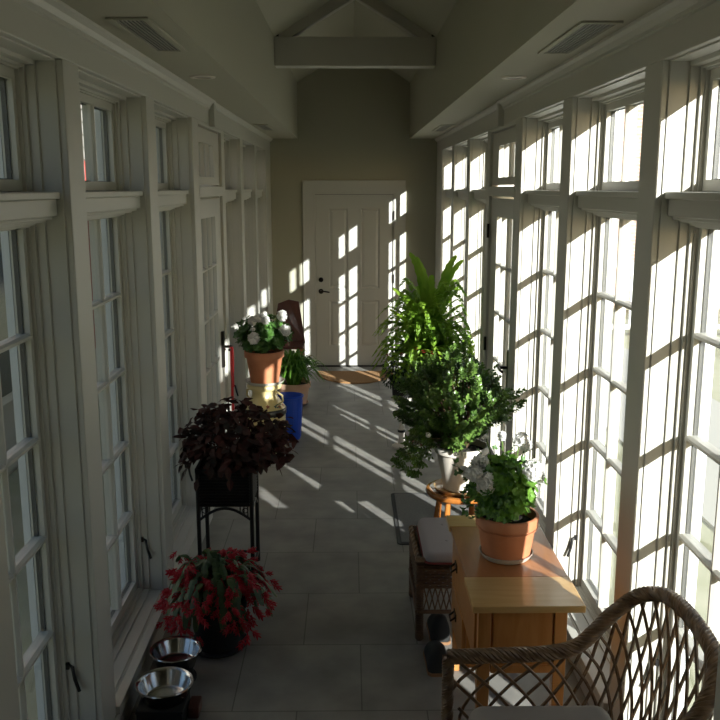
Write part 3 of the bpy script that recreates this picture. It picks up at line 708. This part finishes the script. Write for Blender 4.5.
for y in (2.47, 2.03):
    b = MB(); braid(b, [(.80, y, 0), (.79, y, .36)], .014, 3, 12, .012, 5); b.build('back_leg', M['wick'], T, smooth=True)
T = thing('seat_cushion', (.55, 2.25, .424), 'greyish beige seat cushion with red piping on the wicker armchair', 'cushion')
b = MB(); b.rbox(.315, .757, 2.03, 2.485, .424, .522, .05, 5); b.build('cushion_body', M['cush'], T, smooth=True)
b = MB(); b.tube([(x, y, .474) for x, y, z in MB().rbox(.315, .757, 2.03, 2.485, .424, .522, .05, 5).v[4*24:5*24]], .004, 5, closed=True); b.build('piping', M['pipe'], T, smooth=True)

# ================================================================== left side
# ---------------------------------------------------------------- black plant stand with maroon plant
px0, px1, py0, py1 = -.865, -.565, 4.45, 4.73
T = thing('plant_stand', (-.715, 4.59, 0), 'tall black planter stand with arched braces against the left windows', 'plant stand')
b = MB(); b.box(px0+.01, px1-.01, py0+.01, py0+.018, .42, .62); b.box(px0+.01, px1-.01, py1-.018, py1-.01, .42, .62); b.box(px0+.01, px0+.018, py0+.018, py1-.018, .42, .62); b.box(px1-.018, px1-.01, py0+.018, py1-.018, .42, .62); b.box(px0+.018, px1-.018, py0+.018, py1-.018, .42, .43)
for k in range(12):
    z = .43+k*.0165
    b.tube([(px0+.006, py0+.006, z), (px1-.006, py0+.006, z), (px1-.006, py1-.006, z), (px0+.006, py1-.006, z)], .006, 5, closed=True)
b.build('planter_box', M['black'], T)
b = MB(); b.box(px0-.002, px1+.002, py0-.002, py0+.012, .612, .634); b.box(px0-.002, px1+.002, py1-.012, py1+.002, .612, .634); b.box(px0-.002, px0+.012, py0, py1, .612, .634); b.box(px1-.012, px1+.002, py0, py1, .612, .634); b.build('rim', M['black'], T)
for x in (px0+.008, px1-.008):
    for y in (py0+.008, py1-.008):
        b = MB(); b.tube([(x, y, 0), (x, y, .615)], .0115, 8); b.build('leg', M['black'], T, smooth=True)
def arch(x0, y0, x1, y1):
    b = MB(); pts = []
    for k in range(15):
        u = k/14; pts.append((x0+(x1-x0)*u, y0+(y1-y0)*u, .345+.068*math.sin(PI*u)))
    b.tube(pts, .008, 6)
    for k in (1, 2, 3, 11, 12, 13):
        p = pts[k]; b.tube([p, (p[0], p[1], .42)], .0035, 5)
    for u in (.12, .88):
        cx, cy = x0+(x1-x0)*u, y0+(y1-y0)*u; dx, dy = (x1-x0), (y1-y0); L_ = math.hypot(dx, dy)
        b.tube([(cx+dx/L_*.014*math.cos(a*PI/5), cy+dy/L_*.014*math.cos(a*PI/5), .400+.014*math.sin(a*PI/5)) for a in range(10)], .003, 5, closed=True)
    b.build('arched_brace', M['black'], T, smooth=True)
arch(px0+.008, py0+.008, px1-.008, py0+.008); arch(px0+.008, py1-.008, px1-.008, py1-.008); arch(px0+.008, py0, px0+.008, py1); arch(px1-.008, py0, px1-.008, py1)
for a in (((px0+.008, py0+.008), (px1-.008, py0+.008)), ((px0+.008, py1-.008), (px1-.008, py1-.008)), ((px0+.008, py0+.008), (px0+.008, py1-.008)), ((px1-.008, py0+.008), (px1-.008, py1-.008))):
    b = MB(); b.tube([(*a[0], .055), (*a[1], .055)], .008, 8); b.build('lower_rail', M['black'], T, smooth=True)
T = thing('maroon_plant', (-.70, 4.59, .43), 'dark maroon leafy plant spilling over the black planter stand', 'potted plant')
pot(T, -.715, 4.59, .4305, .09, .125, .17, M['shoe'])
rnd = random.Random(11); b = MB(); st = MB()
for i in range(900):
    v = sph(rnd); v = v.normalized()*(v.length**.3); bm = 1+.28*math.sin(v.x*9+2)*math.cos(v.y*7+v.z*6); p = Vector((-.665+v.x*.29*bm, 4.58+v.y*.25*bm, .80+v.z*.155*bm))
    rad = math.hypot(v.x, v.y)
    if rad > .5: p.z -= (rad-.4)*.17*rnd.random()
    p.x = max(p.x, -.925+rnd.random()*.03)
    if p.z < .64 and abs(p.x+.715) < .17 and abs(p.y-4.59) < .16: continue
    a = rnd.uniform(0, 6.28); d = Vector((v.x*.4+math.cos(a)*.9, v.y*.4+math.sin(a)*.9, rnd.uniform(-1.2, .6)))
    b.leaf(p, d, (v.x*.5+rnd.uniform(-.6, .6), v.y*.5+rnd.uniform(-.6, .6), 1), rnd.uniform(.040, .075), rnd.uniform(.034, .052), .10, .28)
    if i % 9 == 0: st.tube([(-.715+v.x*.05, 4.59+v.y*.05, .58), (-.70+v.x*.12, 4.59+v.y*.12, .74), p], .003, 4)
for k in range(26):
    a = rnd.uniform(0, 6.28); p = Vector((-.70+.26*math.cos(a), 4.58+.24*math.sin(a), rnd.uniform(.60, .72))); p.x = max(p.x, -.92)
    b.leaf(p, (math.cos(a)*.5, math.sin(a)*.5, -1), (math.cos(a), math.sin(a), .3), .07, .04, .1, .1)
b.build('foliage', M['maroon'], T); st.build('stems', M['maroon'], T, smooth=True)

# ---------------------------------------------------------------- red flowering cactus in pot on the floor
T = thing('red_flowering_plant', (-.655, 3.70, 0), 'plant with drooping red flowers in a dark pot on the floor by the steel bowls', 'potted plant')
cx, cy = -.66, 3.77
saucer(T, cx, cy, 0, .135, M['rubber'], .02)
pot(T, cx, cy, .008, .10, .135, .22, M['shoe'], rim=.03)
rnd = random.Random(21); b = MB(); ends = []
for i in range(170):
    a = rnd.uniform(0, 2*PI); out = Vector((math.cos(a), math.sin(a), 0)); rr = rnd.uniform(.03, .25); hgt = rnd.uniform(.09, .24)*(1-.25*rr/.25)
    top = .22+hgt; end_r = rr+rnd.uniform(.0, .05); drop = top-rnd.uniform(.02, .22)*(rr/.25)**.7
    pts = [Vector((cx, cy, .20))+out*.02, Vector((cx, cy, .20+hgt*.7))+out*rr*.35, Vector((cx, cy, top))+out*rr*.7, Vector((cx, cy, (top+drop)/2+.02))+out*rr*.95, Vector((cx, cy, drop))+out*end_r]
    sm = smooth_path(pts, 20); sm = [Vector((max(p.x, -.90), p.y, max(p.z, .03))) for p in sm]
    side = Vector((-out.y, out.x, 0)); n = len(sm)
    wd = [.005+.012*abs(math.sin(j/n*PI*4.0+.4)) for j in range(n)]
    b.strip(sm, wd, side, .15); ends.append((sm[-1] if i % 3 else sm[int(n*.72)], (sm[-1]-sm[-4]).normalized(), rr))
b.build('foliage', M['olive'], T)
fl = MB(); rnd = random.Random(77)
for (ox_, oy_, oz_, tilt) in ((0, 0, 0, 0), (.022, .012, -.012, .7), (-.018, .016, .016, -.6)):
    mt = Matrix.Rotation(tilt, 3, 'Y') @ Matrix.Rotation(tilt*.7, 3, 'X'); one = MB()
    for ring_ in range(3):
        for k in range(5):
            an = 2*PI*k/5+ring_*.6; d = Vector((math.cos(an)*.75, math.sin(an)*.75, .6)); one.leaf((0, 0, .012*ring_), d, (0, 0, 1), .024, .009, .1, -.15)
    one.tube([(0, 0, -.006), (0, 0, .028), (0, 0, .042)], .0035, 5, .0015)
    fl.add([tuple(mt @ Vector(v)+Vector((ox_, oy_, oz_))) for v in one.v], one.f)
fo = fl.build('flower', M['redf'])
first = True; rnd = random.Random(5); cnt = 0
for (p, d, rr) in ends*2:
    if cnt >= 98: break
    if rr < .10 and rnd.random() < .8: continue
    o = fo if first else fo.copy()
    if not first: COL.objects.link(o)
    first = False; cnt += 1
    q = p+Vector((rnd.uniform(-.03, .03), rnd.uniform(-.03, .03), rnd.uniform(-.02, .025)))
    q.x = max(q.x, -.895); q.z = max(q.z, .05)
    o.parent = T; o.location = q-Vector(T['_w']); o.scale = [rnd.uniform(.8, 1.2)]*3
    o.rotation_euler = (d+sph(rnd)*.5).to_track_quat('Z', 'Y').to_euler()

# ---------------------------------------------------------------- bowl feeder
T = thing('bowl_stand', (-.79, 3.25, 0), 'low dark stand under the nearer steel bowl beside the left wall', 'stand')
b = MB(); b.box(-.885, -.70, 3.10, 3.28, .078, .09)
b.build('top', M['shoe'], T, bevel=.003)
for x in (-.88, -.712):
    b = MB(); b.box(x, x+.008, 3.10, 3.28, 0, .078); b.build('side_panel', M['shoe'], T)
b = MB(); b.box(-.872, -.712, 3.102, 3.110, .0, .078); b.build('front_panel', M['shoe'], T)
T2 = thing('wooden_block', (-.68, 3.25, 0), 'small brown wooden block on the floor beside the low dark stand', 'block')
b = MB(); b.box(-.70, -.655, 3.19, 3.28, 0, .05); b.build('block_body', M['darkred'], T2, bevel=.006)
def bowl(x, y, z, r, label):
    b = MB(); h = .068
    b.lathe([(0, 0), (r*.70, 0), (r*.76, .004), (r*.90, h-.010), (r*.98, h-.004), (r*1.02, h), (r*1.0, h+.004), (r*.95, h+.003), (r*.88, h-.006), (r*.74, .010), (r*.66, .005), (0, .004)], (x, y, z), 48)
    return tag(b.build('steel_bowl', M['steel'], smooth=True), label, 'bowl', 'steel pet bowls by the left wall')
bowl(-.787, 3.195, .091, .112, 'shiny steel pet bowl on the low dark stand, nearer of the two')
bowl(-.80, 3.49, .0702, .110, 'shiny steel pet bowl next to the red flowering plant')
T = thing('bowl_riser', (-.80, 3.49, 0), 'low dark riser under the steel bowl next to the red flowers', 'stand')
b = MB(); b.lathe([(0, 0), (.085, 0), (.085, .01), (.07, .02), (.07, .055), (.08, .065), (.08, .07), (0, .07)], (-.80, 3.49, 0), 28); b.build('riser_body', M['shoe'], T, smooth=True)

# ---------------------------------------------------------------- milk can + geranium
T = thing('milk_can', (-.735, 6.9, 0), 'cream painted metal milk can with black band and painted flowers', 'milk can')
mx, my = -.735, 6.9
b = MB(); b.lathe([(0, 0), (.168, 0), (.170, .012), (.160, .02), (.165, .03), (.168, .30), (.171, .305)], (mx, my, 0), 48); b.build('body', M['cream'], T, smooth=True)
b = MB(); b.lathe([(.172, .305), (.175, .31), (.175, .352), (.168, .358)], (mx, my, 0), 48); b.build('band', M['bandb'], T, smooth=True)
b = MB(); b.lathe([(.168, .358), (.150, .385), (.122, .42), (.104, .445), (.098, .47), (.100, .50), (.112, .512), (.134, .516), (.140, .528), (.138, .545), (.128, .553), (0, .553)], (mx, my, 0), 48); b.build('shoulder', M['cream'], T, smooth=True)
for s_ in (-1, 1):
    a0 = math.radians(35); b = MB(); dx, dy = math.cos(a0)*s_, -math.sin(a0)*s_
    b.tube([(mx+dx*.145, my+dy*.145, .40), (mx+dx*.19, my+dy*.19, .43), (mx+dx*.185, my+dy*.185, .475), (mx+dx*.12, my+dy*.12, .50)], .008, 8); b.build('handle', M['cream'], T, smooth=True)
rnd = random.Random(8); b = MB(); b2 = MB()
for i in range(46):
    a = rnd.uniform(PI, 2*PI); z = rnd.choice([rnd.uniform(.06, .28), rnd.uniform(.365, .41), rnd.uniform(.17, .28)])
    r = .1675 if z < .3 else .168-(z-.358)*.75+.002
    p = Vector((mx+r*math.cos(a), my+r*math.sin(a), z)); nrm = Vector((math.cos(a), math.sin(a), .0 if z < .3 else .8))
    q = b if i % 2 else b2
    for k in range(5 if i % 2 else 2):
        t_ = nrm.orthogonal().normalized(); u_ = nrm.normalized().cross(t_); an = k*2*PI/5+i; q.leaf(p+nrm*.001, t_*math.cos(an)+u_*math.sin(an), nrm, .018, .012, 0, 0)
b.build('painted_flowers', M['flower_paint'], T); b2.build('painted_leaves', M['flower_paint2'], T)
T = thing('potted_geranium', (mx, my, .554), 'white geranium in a terracotta pot standing on the cream milk can', 'potted plant')
saucer(T, mx+.005, my, .554, .155, M['clearp'], .028)
pot(T, mx+.005, my, .562, .112, .158, .26, M['terra'], rim=.05)
geranium_leaves(T, (mx, my, .80), (mx-.005, my, .955), (.225, .20, .135), 420, M['geran_d'], 17, (.02, .036), nstem=60, clipx=.94)
for i, (x, y, z, R, n) in enumerate(((-.80, 6.74, 1.08, .042, 40), (-.755, 6.72, 1.105, .038, 40), (-.70, 6.74, 1.085, .036, 36), (-.715, 6.80, 1.125, .03, 24), (-.575, 6.76, 1.115, .045, 40), (-.545, 6.72, 1.01, .05, 50), (-.785, 6.68, .955, .052, 50), (-.79, 6.70, 1.02, .02, 12))):
    flower_head(T, (x, y, z), R, M['petal'], i+20, n, stem=(mx+(x-mx)*.4, my, .86))

# ---------------------------------------------------------------- blue bin
T = thing('waste_bin', (-.545, 7.16, 0), 'blue plastic waste bin on the floor beside the milk can', 'waste bin')
b = MB(); b.lathe([(0, 0), (.098, 0), (.102, .01), (.124, .36), (.134, .365), (.136, .378), (.128, .382), (.121, .372), (.099, .012), (0, .010)], (-.565, 7.22, 0), 40, .95, .8)
b.build('bin_body', M['blue'], T, smooth=True)
b = MB()
for k in range(16):
    a = 2*PI*k/16; b.tube([(-.565+.0985*math.cos(a), 7.22+.083*math.sin(a), .02), (-.565+.117*math.cos(a), 7.22+.0985*math.sin(a), .34)], .0025, 4)
b.build('ribs', M['blue'], T)
# ---------------------------------------------------------------- strappy plant in pale pot
T = thing('strap_leaf_plant', (-.60, 8.45, 0), 'green strap-leaved plant in a pale terracotta pot behind the blue bin', 'potted plant')
saucer(T, -.60, 8.45, 0, .14, M['terra2'], .02)
pot(T, -.60, 8.45, .006, .125, .165, .215, M['terra2'], rim=.05)
rnd = random.Random(31); b = MB()
for i in range(230):
    a = rnd.uniform(0, 2*PI); L = rnd.uniform(.24, .44); out = Vector((math.cos(a), math.sin(a), 0)); lean = rnd.uniform(.40, 1.2); h = L*(1.0-.45*lean)
    rr = L*lean*.75
    P_ = [Vector((-.60, 8.45, .19))+out*rnd.uniform(.0, .06), Vector((-.60, 8.45, .19+h*.6))+out*rr*.35, Vector((-.60, 8.45, .19+h))+out*rr*.75, Vector((-.60, 8.45, .19+h-lean*L*.28))+out*rr*1.1]
    sm = smooth_path(P_, 12); n = len(sm)
    sm = [Vector((max(p.x, -.93), p.y, p.z)) for p in sm]
    b.strip(sm, [.0135*(1-(j/(n-1))**4)+.0008 for j in range(n)], Vector((-out.y, out.x, 0)), .3)
b.build('foliage', M['strap'], T)
# ---------------------------------------------------------------- mahogany chair in the far corner
T = thing('wooden_chair', (-.72, 9.4, 0), 'dark reddish wooden chair with solid sloping back in the far left corner', 'chair')
b = MB(); 
b.add([(-.90, 9.52, .44), (-.54, 9.52, .44), (-.61, 9.64, .86), (-.84, 9.64, .84), (-.90, 9.545, .44), (-.54, 9.545, .44), (-.61, 9.665, .86), (-.84, 9.665, .84), (-.72, 9.635, .885), (-.72, 9.66, .885)],
      [(0, 1, 2, 8, 3), (4, 7, 9, 6, 5), (0, 4, 5, 1), (1, 5, 6, 2), (3, 7, 4, 0), (2, 6, 9, 8), (8, 9, 7, 3)]); b.build('backrest', M['darkred'], T, bevel=.004)
b = MB(); b.box(-.90, -.54, 9.17, 9.55, .41, .44); b.build('seat', M['darkred'], T, bevel=.006)
for x, y in ((-.88, 9.20), (-.56, 9.20), (-.88, 9.52), (-.56, 9.52)):
    b = MB(); b.taper((x, y, 0), (.012, .012), (x, y, .41), (.018, .018)); b.build('leg', M['orange'] if (x > -.6 and y < 9.3) else M['darkred'], T)
# ---------------------------------------------------------------- leash on left door handle
b = MB(); b.strip([(-.892, 6.155, .985), (-.890, 6.155, .94), (-.893, 6.16, .85), (-.889, 6.155, .75), (-.893, 6.16, .62), (-.889, 6.15, .52)], [.014]*6, Vector((.5, .8, 0)))
b.strip([(-.886, 6.16, .978), (-.884, 6.15, .90), (-.886, 6.155, .80), (-.884, 6.15, .69)], [.013]*4, Vector((.6, .7, 0)))
L_ = b.build('dog_leash', M['leash']); so = L_.modifiers.new('thickness', 'SOLIDIFY'); so.thickness = .003
tag(L_, 'thin red dog leash hanging from the left glazed door handle', 'leash')

# ================================================================== right side far plants
T = thing('pedestal_stand', (.60, 7.15, 0), 'dark wooden pedestal stand under the bright green fern', 'plant stand')
b = MB(); b.lathe([(0, 0), (.15, 0), (.15, .02), (.05, .04), (.03, .08), (.03, .40), (.05, .44), (.14, .46), (.14, .48), (0, .48)], (.60, 7.15, 0), 32); b.build('stand_body', M['darkred'], T, smooth=True)
T = thing('potted_fern', (.60, 7.15, .4805), 'large bright green fern in a terracotta pot on a pedestal by right windows', 'potted plant')
pot(T, .60, 7.15, .4805, .11, .155, .22, M['terra'], rim=.04)
rnd = random.Random(41); b = MB(); cx, cy, cz = .60, 7.15, .68
def frond(b, P_, wmax, n=14, ps=.75):
    sm = smooth_path(P_, n); n = len(sm)
    b.tube(sm, .003, 4, .001)
    for j in range(1, n):
        t = (sm[j]-sm[j-1]).normalized(); sd_ = t.cross(Vector((0, 0, 1)))
        if sd_.length < .1: sd_ = Vector((1, 0, 0))
        sd_.normalize(); u = j/(n-1); L = wmax*(math.sin(PI*min(1, u*.8+.17)))+.006
        up = sd_.cross(t)
        for sg in (-1, 1): b.leaf(sm[j], sd_*sg+t*.55-up*.12, up, L, .55*(sm[j]-sm[j-1]).length*2+.008, .1, .15)
def clampx(p, m=.925): p.x = min(p.x, m); return p
for i in range(210):
    a = rnd.uniform(0, 2*PI); el = rnd.random(); L = rnd.uniform(.32, .56)
    out = Vector((math.cos(a), math.sin(a), 0))
    h = L*(1.15*el+.12); rr = L*(.95-.42*el)
    b0 = Vector((cx, cy, cz))
    P_ = [b0+out*.03, b0+out*rr*.35+Vector((0, 0, h*.7)), b0+out*rr*.8+Vector((0, 0, h)), b0+out*rr*1.1+Vector((0, 0, h-.12*(1-el)-.05))]
    P_ = [clampx(p) for p in P_]
    frond(b, P_, rnd.uniform(.030, .045))
for i in range(70):
    a = rnd.uniform(0, 2*PI); out = Vector((math.cos(a), math.sin(a), 0)); L = rnd.uniform(.15, .30); b0 = Vector((cx, cy, cz))
    P_ = [clampx(p) for p in (b0+out*.08, b0+out*.16+Vector((0, 0, .07)), b0+out*.22+Vector((0, 0, -.05)), b0+out*(.20+.1*rnd.random())+Vector((0, 0, -L)))]
    frond(b, P_, .03)
b.build('foliage', M['fern'], T)
b = MB()     # tall broad lobed fronds at the top
for (dx, dy, h, lx) in ((-.10, .0, .90, -.16), (-.05, -.04, .84, -.12), (-.08, .05, .86, -.05), (.16, -.05, .88, .14), (.20, .0, .84, .20), (.02, -.02, .72, .0), (-.22, -.05, .62, -.22), (-.25, -.1, .45, -.20), (.10, -.1, .7, .06), (-.02, -.08, .62, -.1)):
    b0 = Vector((cx, cy, cz)); P_ = [b0, b0+Vector((dx*.3, dy*.5, h*.45)), b0+Vector((dx*.8, dy, h*.82)), b0+Vector((dx+lx*.35, dy, h))]
    sm = smooth_path([clampx(p) for p in P_], 26); n = len(sm)
    b.strip(sm, [(.005 if j/n < .3 else .012+.020*math.sin(PI*(j/n-.3)/.7)*(1+.28*math.sin(j*2.4)))*(1 if j < n-1 else .2) for j in range(n)], Vector((.92, -.38, 0)), .2)
b.build('broad_fronds', M['fern'], T)
b = MB(); rnd = random.Random(3)
T2 = T
fr_ = MB(); floret(fr_, (0, 0, 0), (0, 0, 1), .022, rnd); floret(fr_, (0, 0, -.01), (0, 0, -1), .018, rnd)
T = thing('red_flowered_plant', (.36, 7.0, .42), 'dark leaved trailing plant with few red flowers left of the fern', 'potted plant')
for k, (x, y, z) in enumerate(((.256, 6.82, .80), (.36, 6.78, .815), (.47, 6.78, .86), (.535, 6.76, .84), (.60, 6.75, .83), (.66, 6.76, .82))):
    q = MB(); q.add([tuple(Vector(v)+Vector((x, y, z))) for v in fr_.v], fr_.f); 
    if k < 2: q.build('flower', M['fuchsia'], T)
    else: q.build('flower', M['fuchsia'], T2)
pot(T, .375, 7.0, .42, .075, .10, .16, M['shoe'])
b = MB(); rnd = random.Random(9)
for i in range(420):
    v = sph(rnd); v = v.normalized()*(v.length**.4); p = Vector((.34+v.x*.115, 7.0+v.y*.12, .665+v.z*.115)); 
    if rnd.random() < .3: p = Vector((.29+v.x*.07, 6.97+v.y*.1, .60+v.z*.09))
    b.leaf(p, v+sph(rnd)*.4+Vector((0, 0, -.3)), (0, 0, 1), .035, .018, .15, .2)
b.build('foliage', M['dkleaf'], T)
T = thing('pedestal_stand', (.375, 6.95, 0), 'slender white turned stand under the dark trailing plant', 'plant stand')
b = MB(); b.lathe([(0, 0), (.08, 0), (.08, .015), (.03, .03), (.022, .10), (.03, .16), (.018, .20), (.018, .32), (.03, .35), (.02, .38), (.08, .40), (.08, .4195), (0, .4195)], (.375, 6.95, 0), 24); b.build('stand_body', M['whitepot'], T, smooth=True)
b = MB()
for z in (.13, .25, .34): b.lathe([(.0, z), (.031, z), (.033, z+.010), (.031, z+.02), (0, z+.02)], (.375, 6.95, 0), 16)
b.build('dark_ring', M['shoe'], T, smooth=True)

# ---------------------------------------------------------------- mats
b = MB(); pts = []
for k in range(25):
    a = PI+PI*k/24; pts.append((.01+.44*math.cos(a), 9.95+.66*math.sin(a)*.95))
b.prism(pts, 0, .016, 'z'); tag(b.build('doormat', M['coir'], bevel=.004), 'half round brown coir mat in front of the end door', 'doormat')
b = MB(); b.rbox(.235, .86, 4.93, 5.83, .0, .006, .03, 4); t = thing('floor_mat', (.55, 5.4, 0), 'flat grey rectangular mat on the tiles beyond the round stool', 'floor mat')
b.build('edge', M['rubber'], t); b = MB(); b.box(.26, .835, 4.955, 5.805, .006, .010); b.build('pile', M['matg'], t)

# ================================================================== outside
b = MB(); b.box(-60, 60, -40, 90, -.6, -.35); struct(b.build('ground', M['lawn']), 'pale sunlit lawn outside the windows', 'lawn')
b = MB(); b.box(2.6, 4.2, -20, 40, -.35, -.33); struct(b.build('path', M['road']), 'pale garden path outside the right windows', 'path')
T = thing('brick_house', (10, 19, -.35), 'pale brick house with dark windows beyond the right windows', 'house')
b = MB(); b.box(5.2, 16, 18, 26, -.35, 6.5); b.build('wall', M['brick'], T)
b = MB(); b.prism([(4.8, 6.4), (16.4, 6.4), (10.6, 9.4)], 17.6, 26.4); b.build('roof', M['slate_roof'], T)
for x in (6.2, 8.6, 11.0, 13.4):
    for z in (.6, 3.6):
        b = MB(); b.box(x-.1, x+1.1, 17.93, 18.0, z-.1, z+1.8); w_ = b.build('window', M['whitee'], T)
        b = MB(); b.box(x, x+1.0, 17.9, 17.93, z, z+1.7); b.build('pane', M['dglass'], w_)
T = thing('railing', (6, 14, -.35), 'white outdoor railing in front of the pale brick house', 'railing')
b = MB(); b.box(3.6, 12, 14, 14.08, .85, .93); b.build('top_rail', M['whitee'], T); b = MB(); b.box(3.6, 12, 14, 14.08, -.15, -.08); b.build('bottom_rail', M['whitee'], T)
for k in range(50):
    b = MB(); x = 3.62+k*.168; b.box(x, x+.035, 14.02, 14.06, -.15 if k % 10 else -.35, .85); b.build('baluster', M['whitee'], T)
T = thing('clapboard_house', (-6, 10, -.35), 'grey clapboard house with red trim beyond the left windows', 'house')
b = MB(); b.box(-9, -3.0, 5.0, 19, -.35, 5.2)
for k in range(40):
    z = -.3+k*.135; b.prism([(-3.0, z), (-2.97, z), (-2.99, z+.135), (-3.0, z+.135)], 5.0, 19)
b.build('wall', M['clap'], T)
b = MB(); b.prism([(-9.4, 5.1), (-2.7, 5.1), (-6.05, 7.8)], 4.6, 19.4); b.build('roof', M['slate_roof'], T)
b = MB(); b.box(-3.06, -2.93, 4.92, 5.08, -.35, 5.1); b.build('corner_board', M['redtrim'], T)
for y, z0, z1 in ((6.6, .4, 2.3), (8.9, .4, 2.3), (11.4, .4, 2.3), (14, .4, 2.3), (7.6, 3.1, 4.6), (10.2, 3.1, 4.6), (13, 3.1, 4.6)):
    b = MB(); b.box(-3.0, -2.92, y-.08, y+.88, z0-.08, z1+.08); w_ = b.build('window', M['whitee'], T)
    b = MB(); b.box(-2.97, -2.905, y-.13, y-.08, z0-.08, z1+.08); b.box(-2.97, -2.905, y+.88, y+.93, z0-.08, z1+.08); b.build('window_edge', M['redtrim'], w_)
    b = MB(); b.box(-2.92, -2.905, y, y+.8, z0, z1); b.build('pane', M['dglass'], w_)
for o in bpy.data.objects:
    if '_w' in o: del o['_w']
